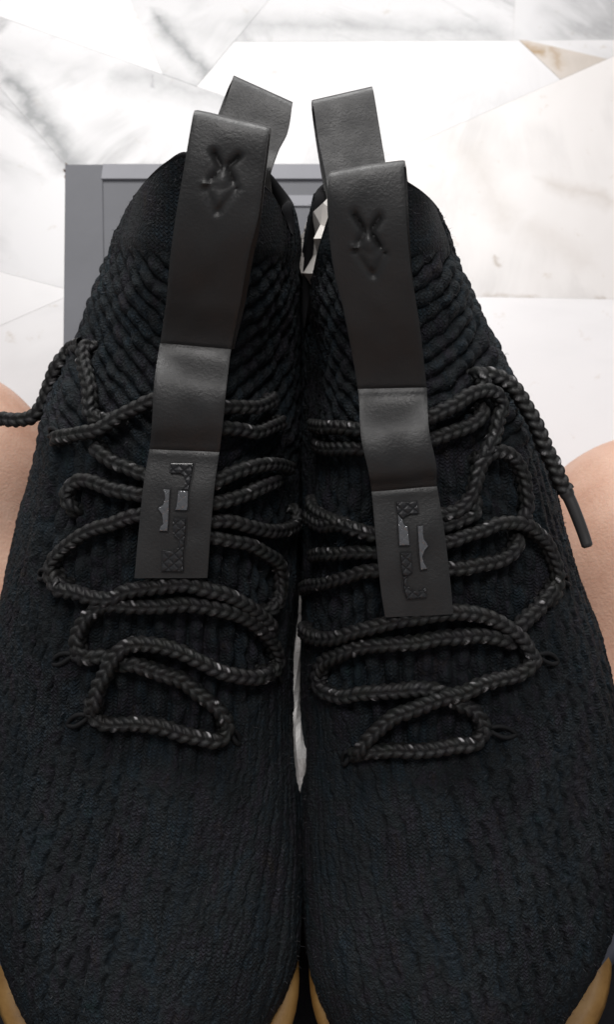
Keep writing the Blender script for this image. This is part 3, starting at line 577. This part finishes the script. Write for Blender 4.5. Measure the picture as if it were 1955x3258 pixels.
        for x0, y0, x1, y1, r, dep in CREST: dent(x0, top+y0, x1, top+y1, r*.82, dep)
        for k in STITCH_ROWS[s.side]:                                  # pressed line where the strap is sewn down
            yy = lq[st[k]]*1000; disp -= .0006*np.exp(-((Y-yy)/.7)**2)
        disp += (vnoise(X/6+40, Y/9, 3)-.5)*.0005
        rim = np.clip((np.abs(np.linspace(-1, 1, nu))-.93)/.07, 0, 1)
        disp -= rim[None, :]*.0002
        o = s.solid('pull_strap', mid, Nn, .0018, disp, M['strap'], s.root)
        # stitches
        for k in STITCH_ROWS[s.side]:
            for dy in (-.0009,):
                V, F = [], []
                for j in np.arange(1.0, nu-2, 1.55):
                    a = int(j); i = int(np.clip(st[k]+round(dy/.0008), 0, n-1))
                    c0 = mid[i, a]+Nn[i]*.0011; c1 = mid[i, min(a+1, nu-1)]+Nn[i]*.0011
                    d_ = (c1-c0); q = np.cross(Nn[i], d_); q /= np.linalg.norm(q)+1e-9; b0 = len(V)
                    for cc, hh in ((c0, -.0010), (c0+d_*.3, -.0004), (c0+d_*.8, -.0004), (c1+d_*.1, -.0010)):
                        V += [cc+q*.00025+Nn[i]*hh, cc-q*.00025+Nn[i]*hh]
                    for e in range(3): F.append((b0+2*e, b0+2*e+1, b0+2*e+3, b0+2*e+2))
                obj('stitch_row', [tuple(v) for v in V], F, M['strap'], o)
        # emblem pieces standing proud of the logo panel
        i0, i1 = st[EMB_ROWS[s.side][0]], st[EMB_ROWS[s.side][1]]
        def at(uu, vv):
            fi = i0+(i1-i0)*vv; i = int(np.clip(math.floor(fi), 0, n-2)); fr = fi-i
            fj = np.clip(uu, 0, 1)*(nu-1); j = int(min(math.floor(fj), nu-2)); fq = fj-j
            p = (mid[i, j]*(1-fq)+mid[i, j+1]*fq)*(1-fr)+(mid[i+1, j]*(1-fq)+mid[i+1, j+1]*fq)*fr
            return Vector(p), Vector(Nn[i])
        for hatched, poly in EMB[s.side]:
            for nm, grow, z0, z1, mm in (('emblem_bed', .016, .0007, .00125, M['bed']), ('emblem', 0., .0008, .0022, M['emblem_hatch' if hatched else 'emblem'])):
                pc = np.array(poly).mean(0)
                bm = bmesh.new(); vs = []
                pp = np.array(poly); nrm = pp-pc; nrm = nrm/(np.linalg.norm(nrm*np.array([1, 1]), axis=1, keepdims=True)+1e-6)
                pp = pp+nrm*np.array([grow*1.6, grow])
                for uu, vv in pp:
                    p, nn = at(uu, vv); vs.append(bm.verts.new(p+nn*z1))
                fc = bm.faces.new(vs)
                r = bmesh.ops.extrude_face_region(bm, geom=[fc]); ev = [e for e in r['geom'] if isinstance(e, bmesh.types.BMVert)]
                bmesh.ops.translate(bm, verts=ev, vec=at(*pc)[1]*(z0-z1))
                bmesh.ops.recalc_face_normals(bm, faces=bm.faces)
                if nm == 'emblem':
                    nt_ = at(*pc)[1]; bm.normal_update()
                    topf = max(bm.faces, key=lambda q: q.calc_center_median().dot(nt_))
                    bmesh.ops.bevel(bm, geom=list(topf.edges), offset=.00032, segments=2, affect='EDGES', profile=.7)
                uvl = bm.loops.layers.uv.new('UVMap')
                bmesh.ops.triangulate(bm, faces=[q for q in bm.faces if len(q.verts) > 4])
                for q in bm.faces:
                    for lo in q.loops: lo[uvl].uv = (lo.vert.co.x*1000, lo.vert.co.y*1000*1.25)
                bm_obj(nm, bm, mm, o)
    def loop(s):
        rows = [(np.array(a), np.array(b_)) for a, b_ in s.d['heel']]
        l1, r1 = rows[-1]; up = ((l1+r1)-(rows[-2][0]+rows[-2][1]))/2; up /= np.linalg.norm(up); view = np.array([0, .55, -.83])
        x = (r1-l1); x /= np.linalg.norm(x)
        sh = -s.side*0.0+(-.0035 if s.side < 0 else .0)
        back = []
        for a_, b_, c_ in ((.0016, .003, .25), (.001, .008, .6), (-.004, .011, 1.), (-.016, .012, 1.4), (-.040, .010, 1.6)):
            o_ = up*a_+view*b_+x*(sh*c_); back.append((l1+o_, r1+o_))
        b0 = rows[0]; dn = np.array([0, .004, -.02])
        allr = [(b0[0]+dn, b0[1]+dn)]+rows+back
        mid, Nn, lq, W, f = s.ribbon('heel_loop', allr, .0017, 20, .0009, None, None)
        if Nn[4, 2] < 0: Nn = -Nn
        n, nu = mid.shape[:2]
        X = (np.linspace(-.5, .5, nu)[None, :]*W[:, None])*1000; Y = np.broadcast_to((lq*1000)[:, None], X.shape)
        disp = (vnoise(X/5+9, Y/8, 4)-.5)*.0005
        top = lq[int(np.argmin(np.linalg.norm(mid[:, nu//2]-(l1+r1)/2, axis=1)))]*1000
        disp -= .0016*np.exp(-(np.hypot(X+1.0, Y-top-.4)/.9)**2)          # nick at the fold
        s.solid('heel_pull_loop', mid, Nn, .0018, disp, M['strap'], s.root)
    def stuffing(s):
        cx = s.base(np.array([NS-3.5]), np.array([0.])); c2 = s.base(np.array([NS-3.5]), np.array([PI])); c = (cx[0]+c2[0])/2
        bm = bmesh.new(); bmesh.ops.create_icosphere(bm, subdivisions=3, radius=1)
        for v in bm.verts:
            k = .60+.44*random.random(); v.co *= k
        L = (c2[0]-cx[0]); ln = np.linalg.norm(L); ang = math.atan2(L[2], L[1])
        wdt = min(s.wl[-4], s.wr[-4])
        bm.transform(Matrix.Translation(Vector(c)+Vector(STUFF[s.side][:3])) @ Matrix.Rotation(ang, 4, 'X') @ Matrix.Diagonal((STUFF[s.side][3], ln*.34, .024, 1)))
        o = bm_obj('stuffing_paper', bm, M['paper'])
        o.matrix_world = s.root.matrix_basis.copy()
        tag(o, STUFF[s.side][4], 'stuffing paper', 'crumpled paper stuffed into the shoes')
RIMDIP = {-1: (1.3, 1.9, .25, .15), 1: (.6, 1.45, .8, 1.0)}     # inner side, outer side, heel, tongue
NOTCH = {-1: (1.25, .14, .9), 1: (1.24, .22, 3.0)}
# crest pressed into the pull strap (mm from the strap's middle and from its top fold)
CREST = [(-3.5, -8.8, -1.3, -12.2, 1.05, -.0020), (3.6, -8.8, 1.3, -11.8, 1.05, -.0018), (-1.2, -13.6, -3.3, -16.4, .9, -.0012), (1.2, -13.4, 3.2, -16.8, .95, -.0016),
         (-4.9, -17.6, -4.3, -18.0, .9, .0007), (0, -15.6, 0, -17.4, 1.3, .0005),
         (-4.4, -19.0, -.3, -25.6, 1.0, -.0008), (4.4, -18.6, .3, -25.6, 1.0, -.0008), (-4.4, -19.0, -2.4, -18.2, .8, -.0005), (4.4, -18.6, 2.4, -18.0, .8, -.0005), (0, -20.6, 0, -22.6, 1.6, .0005)]
STITCH_ROWS = {-1: (2, 5), 1: (3, 6)}
EMB_ROWS = {-1: (0, 2), 1: (1, 3)}
EMB = {-1: [(1, [(0.345, 0.9), (0.664, 0.91), (0.662, 0.82), (0.653, 0.77), (0.648, 0.715), (0.549, 0.715), (0.587, 0.74), (0.591, 0.78), (0.548, 0.82), (0.492, 0.83), (0.36, 0.825)]), (0, [(0.506, 0.705), (0.646, 0.71), (0.659, 0.59), (0.652, 0.56), (0.486, 0.555), (0.504, 0.585)]), (0, [(0.293, 0.705), (0.389, 0.705), (0.392, 0.63), (0.408, 0.45), (0.409, 0.385), (0.291, 0.385), (0.307, 0.42), (0.339, 0.44), (0.313, 0.515), (0.251, 0.555), (0.266, 0.57), (0.311, 0.585), (0.336, 0.64), (0.316, 0.68)]), (1, [(0.472, 0.49), (0.645, 0.49), (0.652, 0.415), (0.65, 0.295), (0.648, 0.18), (0.669, 0.06), (0.37, 0.065), (0.365, 0.185), (0.362, 0.23), (0.51, 0.225), (0.56, 0.24), (0.591, 0.295), (0.561, 0.33), (0.498, 0.355), (0.474, 0.415)])], 1: [(1, [(0.348, 0.875), (0.655, 0.86), (0.654, 0.73), (0.532, 0.735), (0.462, 0.72), (0.415, 0.69), (0.348, 0.755)]), (0, [(0.349, 0.75), (0.412, 0.685), (0.411, 0.665), (0.427, 0.63), (0.472, 0.61), (0.469, 0.43), (0.323, 0.44), (0.338, 0.605)]), (0, [(0.614, 0.6), (0.697, 0.6), (0.679, 0.53), (0.684, 0.465), (0.712, 0.435), (0.732, 0.395), (0.677, 0.36), (0.633, 0.3), (0.645, 0.24), (0.687, 0.175), (0.589, 0.17), (0.597, 0.345)]), (1, [(0.332, 0.36), (0.478, 0.35), (0.469, 0.16), (0.4, 0.135), (0.335, 0.135), (0.323, 0.195)]), (1, [(0.334, 0.13), (0.395, 0.13), (0.37, 0.085), (0.383, 0.03), (0.459, -0.03), (0.543, -0.04), (0.634, -0.01), (0.629, -0.1), (0.352, -0.1), (0.325, 0.0)])]}
EYES = {-1: [((5.05, -.50), (5.25, -.30)), ((5.75, -.60), (5.95, -.39)), ((5.0, .62), (5.2, .46)), ((5.75, 1.12), (5.95, .96)), ((8.75, -.9), (8.8, -.70)), ((6.85, -.74), (6.9, -.57))],
        1: [((4.95, .42), (5.1, .22)), ((5.75, .70), (5.9, .49)), ((4.8, -.74), (4.95, -.55)), ((5.7, -1.15), (5.85, -.96)), ((9.7, .76), (9.45, .56)), ((6.75, .95), (6.8, .79))]}
STUFF = {-1: (0, 0, 0, .024, 'crumpled pale paper stuffed inside the left shoe'),
         1: (-.0140, -.001, -.004, .0140, 'crumpled white paper showing in the collar gap of the right shoe')}
S_left = Shoe(-1, 'left black knit shoe, its lace end trailing off over the left knee'); S_left.build()
S_right = Shoe(1, 'right black knit shoe, its lace hanging with the tip over the right knee'); S_right.build()

# ---------------------------------------------------------------- grey shoe box under the shoes
box = thing('shoe_box', 'grey cardboard shoe box lying under the two shoes', 'box', (0, .24, -.10))
def BL(p): return (p[0], p[1]-.24)
c_nl, c_fl, c_fr, c_nr = (-.107, .085), (-.1377, .388), (.0558, .388), (.089, .085)
def inset(k, z0, z1, name, m, bev=.0006):
    cx = sum(q[0] for q in (c_nl, c_fl, c_fr, c_nr))/4; cy = sum(q[1] for q in (c_nl, c_fl, c_fr, c_nr))/4
    P = [BL((q[0]+(k if q[0] < cx else -k), q[1]+(k if q[1] < cy else -k))) for q in (c_nl, c_nr, c_fr, c_fl)]
    return prism(name, P, z0, z1, m, box, bev)
inset(.0025, 0, .0965, 'base', M['card'])
lid = inset(0, .060, .0985, 'lid', M['card'], .0012)
def lidstrip(name, poly, z1, m): return prism(name, [BL(p) for p in poly], .0980, z1, m, lid, .00025, 1)
def lerp(a, b_, t): return (a[0]+(b_[0]-a[0])*t, a[1]+(b_[1]-a[1])*t)
e0, e1 = (-.1372, .3872), (-.1065, .086)
lidstrip('side_flap', [e1, (e1[0]+.0215, e1[1]), (-.1161, .3872), e0], .0995, M['card'])
lidstrip('edge_band', [(-.1158, .3760), (.0545, .3760), (.0550, .3872), (-.1158, .3872)], .1000, M['card_light'])
lidstrip('edge_band', [(-.090, .3569), (.048, .3569), (.048, .3648), (-.090, .3648)], .0994, M['card_light'])
# worn corner: frayed card fibres
bm = bmesh.new()
for k in range(9):
    a = random.uniform(0, 1); x = -.1385+a*.02 if k % 2 else -.1385+random.uniform(0, .002); yy = .3882 if k % 2 else .3882-a*.012
    L_ = random.uniform(.0004, .0014); dx, dy = random.uniform(-.001, .001), random.uniform(-.001, .001)
    vs = [bm.verts.new((x, yy-.24, .0975)), bm.verts.new((x+random.uniform(.0008, .002), yy-.24, .0978)), bm.verts.new((x+dx, yy+dy-.24+.0006, .0975+L_)), bm.verts.new((x+dx*.5, yy-.24-.001, .0972))]
    for f in ((0, 1, 2), (1, 3, 2), (3, 0, 2), (0, 3, 1)): bm.faces.new([vs[i] for i in f])
bm_obj('worn_corner', bm, M['card_raw'], lid)
# white tissue sheet on the lid, between and under the shoes
nx, ny = 60, 110
V = []; F = []
for j in range(ny):
    for i in range(nx):
        fx, fy = i/(nx-1), j/(ny-1); x = -.052+.098*fx+.004*math.sin(fy*23)*(1 if i in (0, nx-1) else .5); yy = .0+.31*fy
        rd = math.exp(-((x+.004+.002*math.sin(fy*31))/.008)**2)*float(sstep(.0, .05, yy-.005))*(1-float(sstep(.132, .150, yy))); zz = -.0011+.0009*float(vnoise(np.array(fx*14), np.array(fy*26), 2))+rd*(.046+.012*float(vnoise(np.array(fx*9), np.array(fy*30), 4))); V.append((x, yy, float(zz)))
F = [tuple(f) for f in grid_faces(ny, nx)]
ts = obj('tissue_paper', V, F, M['tissue'], smooth=False)
so = ts.modifiers.new('thickness', 'SOLIDIFY'); so.thickness = .0002; so.offset = 1
tag(ts, 'thin white tissue paper on the box, showing in the gap between the shoes', 'tissue paper')

# ---------------------------------------------------------------- marble floor: irregular pieces split by real joint lines
FZ = -.10
floor = prism('floor', [(-4, -4), (4, -4), (4, 5), (-4, 5)], FZ-.05, FZ-.0003, M['grout']); tag(floor, kind='structure')
floor['label'] = 'white marble crazy paving floor'
def split(poly, p, q):
    A, B_ = [], []; nx_, ny_ = -(q[1]-p[1]), q[0]-p[0]
    d = [(x-p[0])*nx_+(y-p[1])*ny_ for x, y in poly]
    for i in range(len(poly)):
        a, b_ = poly[i], poly[(i+1) % len(poly)]; da, db = d[i], d[(i+1) % len(poly)]
        (A if da >= 0 else B_).append(a)
        if da*db < 0:
            t = da/(da-db); c = (a[0]+(b_[0]-a[0])*t, a[1]+(b_[1]-a[1])*t); A.append(c); B_.append(c)
    return [x for x in (A, B_) if len(x) > 2]
def inside(poly, pt):
    s = 0
    for i in range(len(poly)):
        a, b_ = poly[i], poly[(i+1) % len(poly)]; c = (b_[0]-a[0])*(pt[1]-a[1])-(b_[1]-a[1])*(pt[0]-a[0])
        if s == 0: s = c
        elif s*c < 0: return False
    return True
cells = [[(-1.1, -.75), (1.1, -.75), (1.1, 1.5), (-1.1, 1.5)]]
def cut(pt, p, q):
    for c in list(cells):
        if inside(c, pt): cells.remove(c); cells.extend(split(c, p, q)); return
for pt, p, q in [
    ((0, .3), (.1906, .5712), (.0895, .5135)),
    ((-.2, .6), (-.2403, .6397), (-.028, .538)),
    ((-.06, .63), (-.0301, .6587), (-.077, .5742)),
    ((-.12, .63), (-.1398, .6587), (-.112, .5851)),
    ((.05, .6), (-.0452, .612), (.162, .6133)),
    ((.1, .58), (.1622, .6156), (.1906, .5712)),
    ((.21, .585), (.1622, .6156), (.2336, .5913)),
    ((.15, .65), (.1647, .6587), (.159, .6156)),
    ((-.21, .45), (-.2297, .5634), (-.150, .4557)),
    ((-.19, .385), (-.2059, .3922), (-.1656, .3796)),
    ((.16, .40), (.098, .3718), (.2027, .3695)),
    ((.0, .45), (-.13, .50), (-.10, .30)),
    ((.1, .30), (-.02, .20), (.04, -.10))]: cut(pt, p, q)
def area(c): return abs(sum(c[i][0]*c[(i+1) % len(c)][1]-c[(i+1) % len(c)][0]*c[i][1] for i in range(len(c))))/2
work = list(cells); cells = []
while work:
    c = work.pop(); cx = sum(p[0] for p in c)/len(c); cy = sum(p[1] for p in c)/len(c)
    vis = abs(cx) < .25 and .15 < cy < .68
    if area(c) > (.16 if vis else .075):
        # cut across the longest direction at a random slant
        far = max(((a, b_) for a in c for b_ in c), key=lambda e: (e[0][0]-e[1][0])**2+(e[0][1]-e[1][1])**2)
        t = random.uniform(.38, .62); m_ = lerp(far[0], far[1], t)
        if abs(m_[0]) < .27 and .1 < m_[1] < .7: m_ = lerp(far[0], far[1], .2 if t > .5 else .8)
        an = math.atan2(far[1][1]-far[0][1], far[1][0]-far[0][0])+PI/2+random.uniform(-.5, .5)
        r = split(c, m_, (m_[0]+math.cos(an), m_[1]+math.sin(an)))
        if len(r) == 2 and min(area(x) for x in r) > .004: work += r; continue
    cells.append(c)
for k, c in enumerate(cells):
    cx = sum(p[0] for p in c)/len(c); cy = sum(p[1] for p in c)/len(c); R_ = math.sqrt(area(c))
    g_ = .00012; P = []
    for x, y in c:
        dx, dy = x-cx, y-cy; L_ = math.hypot(dx, dy); P.append((dx*(1-g_*1.4/L_*1.2), dy*(1-g_*1.4/L_*1.2)))
    mm = 'marble_white'
    if inside(c, (-.19, .54)) or inside(c, (-.085, .62)) or inside(c, (-.20, .46)) or inside(c, (.05, .63)) or inside(c, (-.09, .65)): mm = 'marble_grey'
    elif inside(c, (.15, .33)) or inside(c, (.19, .30)): mm = 'marble_brightened'
    elif inside(c, (.20, .594)): mm = 'marble_tan'
    elif inside(c, (.17, .45)) or inside(c, (-.2, .42)): mm = 'marble_pink'
    elif not (abs(cx) < .3 and .1 < cy < .7): mm = random.choice(['marble_white', 'marble_white', 'marble_grey', 'marble_pink'])
    o = prism('marble_piece', P, -.02, random.uniform(-.00008, .00008), M[mm], floor, 0)
    o.location = (cx, cy, FZ)

# ---------------------------------------------------------------- seated person: bare knees either side, black shorts
def limb_body(name, limbs, m, vox=.006, it=6):
    """limbs: lists of (point, radius); swept, fused into one skin by voxel remeshing and smoothed"""
    VV, FF, base = [], [], 0
    for L_ in limbs:
        A = np.array([list(p)+[r] for p, r in L_]); Q, lq = catmull(A, n_per=40); P = Q[:, :3]; r = Q[:, 3]
        T = np.gradient(P, axis=0); T /= np.linalg.norm(T, axis=1, keepdims=True)
        ref = np.array([0, .3, 1.]) if abs(T[:, 2]).max() < .9 else np.array([1., 0, 0])
        N = np.cross(T, ref); N /= np.linalg.norm(N, axis=1, keepdims=True); B_ = np.cross(T, N)
        # rounded ends
        e = np.linspace(0, PI/2, 7)[:-1]
        P = np.concatenate([P[0]-T[0]*r[0]*np.cos(e)[:, None], P, (P[-1]+T[-1]*r[-1]*np.cos(e)[:, None])[::-1]])
        N = np.concatenate([np.repeat(N[:1], 6, 0), N, np.repeat(N[-1:], 6, 0)]); B_ = np.concatenate([np.repeat(B_[:1], 6, 0), B_, np.repeat(B_[-1:], 6, 0)])
        r = np.concatenate([r[0]*np.maximum(np.sin(e), .03), r, (r[-1]*np.maximum(np.sin(e), .03))[::-1]])
        th = np.linspace(0, 2*PI, 28, endpoint=False); n = len(P)
        V = P[:, None]+r[:, None, None]*(np.cos(th)[None, :, None]*N[:, None]+np.sin(th)[None, :, None]*B_[:, None])
        VV.append(V.reshape(-1, 3)); FF += [tuple(np.array(f)+base) for f in grid_faces(n, 28, True)]+[tuple(base+k for k in range(28))[::-1], tuple(base+(n-1)*28+k for k in range(28))]; base += n*28
    o = obj(name, np.concatenate(VV).tolist(), [tuple(int(q) for q in f) for f in FF], m)
    rm = o.modifiers.new('remesh', 'REMESH'); rm.mode = 'VOXEL'; rm.voxel_size = vox
    sm = o.modifiers.new('smooth', 'SMOOTH'); sm.iterations = it; sm.factor = .5
    dg = bpy.context.evaluated_depsgraph_get(); me2 = bpy.data.meshes.new_from_object(o.evaluated_get(dg)); me2.name = name
    o.modifiers.clear(); o.data = me2; me2.materials.clear(); me2.materials.append(m)
    me2.polygons.foreach_set('use_smooth', np.ones(len(me2.polygons), dtype=bool)); return o
person = thing('person', 'seated person in black shorts, bare knees spread either side of the shoes', 'person', (0, -.30, FZ))
KL, KR = Vector((-.1925, .1975, -.030)), Vector((.1710, .1556, -.030))
limbs = [[((0, -.29, .0), .115), ((0, -.40, .06), .13), ((0, -.43, .20), .125), ((0, -.43, .34), .13)]]; cloth = [[((0, -.32, .0), .128), ((0, -.40, .06), .142), ((0, -.43, .19), .137)]]
socks = []
for sx, K_ in ((-1, KL), (1, KR)):
    hip = Vector((sx*.12, -.30, -.01)); an = Vector((-sx*.02, -.135 if sx < 0 else -.20, FZ+.036))
    limbs.append([(hip, .085), (hip.lerp(K_, .4)+Vector((sx*.050, 0, -.024)), .066), (hip.lerp(K_, .75)+Vector((sx*.034, 0, -.012)), .062), (K_, .066)])
    limbs.append([(K_, .064), (K_.lerp(an, .12)+Vector((sx*.014, .002, -.006)), .057), (K_.lerp(an, .40)+Vector((sx*.04, -.01, -.012)), .052), (K_.lerp(an, .78)+Vector((sx*.02, -.01, 0)), .036), (an, .031)])
    limbs.append([(an, .032), (an+Vector((-sx*.05, -.02, -.004)), .030), (an+Vector((-sx*.11, -.03, -.010)), .027), (an+Vector((-sx*.15, -.035, -.016)), .019)])
    socks.append([(K_.lerp(an, .34)+Vector((sx*.035, -.008, -.011)), .0555), (K_.lerp(an, .40)+Vector((sx*.04, -.01, -.012)), .0545), (K_.lerp(an, .78)+Vector((sx*.02, -.01, 0)), .0385), (an, .034), (an+Vector((-sx*.05, -.02, -.004)), .0325), (an+Vector((-sx*.11, -.03, -.010)), .0295), (an+Vector((-sx*.152, -.035, -.016)), .0215)])
    cloth.append([(hip, .098), (hip.lerp(K_, .35)+Vector((sx*.050, 0, -.024)), .078), (hip.lerp(K_, .58)+Vector((sx*.045, 0, -.018)), .075), (hip.lerp(K_, .74)+Vector((sx*.035, 0, -.013)), .071)])
body = limb_body('body', limbs, M['skin']); body.parent = person; body.matrix_parent_inverse = Matrix.Translation((0, .30, -FZ))
sh = limb_body('shorts', cloth, M['cotton'], .007, 4); sh.parent = person; sh.matrix_parent_inverse = Matrix.Translation((0, .30, -FZ))
for L_ in socks:
    q_ = limb_body('sock', [L_], M['cotton'], .006, 4); q_.parent = person; q_.matrix_parent_inverse = Matrix.Translation((0, .30, -FZ))
# slack cloth of the shorts hanging between the thighs, down over the crossed ankles
nx, ny = 40, 30; V = []
for j in range(ny):
    for i in range(nx):
        fx, fy = i/(nx-1)*2-1, j/(ny-1); x = fx*(.155+.035*fy); y = -.27+.335*fy
        z = -.012-.020*math.cos(fx*PI/2)*(1-.3*fy)-.035*fy**3+.008*math.sin(fx*9+fy*5)*math.cos(fy*7)+.012*abs(fx)
        V.append((x, y+.30, z-FZ))
cl = obj('shorts_lap', V, [tuple(f) for f in grid_faces(ny, nx)], M['cotton'], person)
so = cl.modifiers.new('thickness', 'SOLIDIFY'); so.thickness = .0012
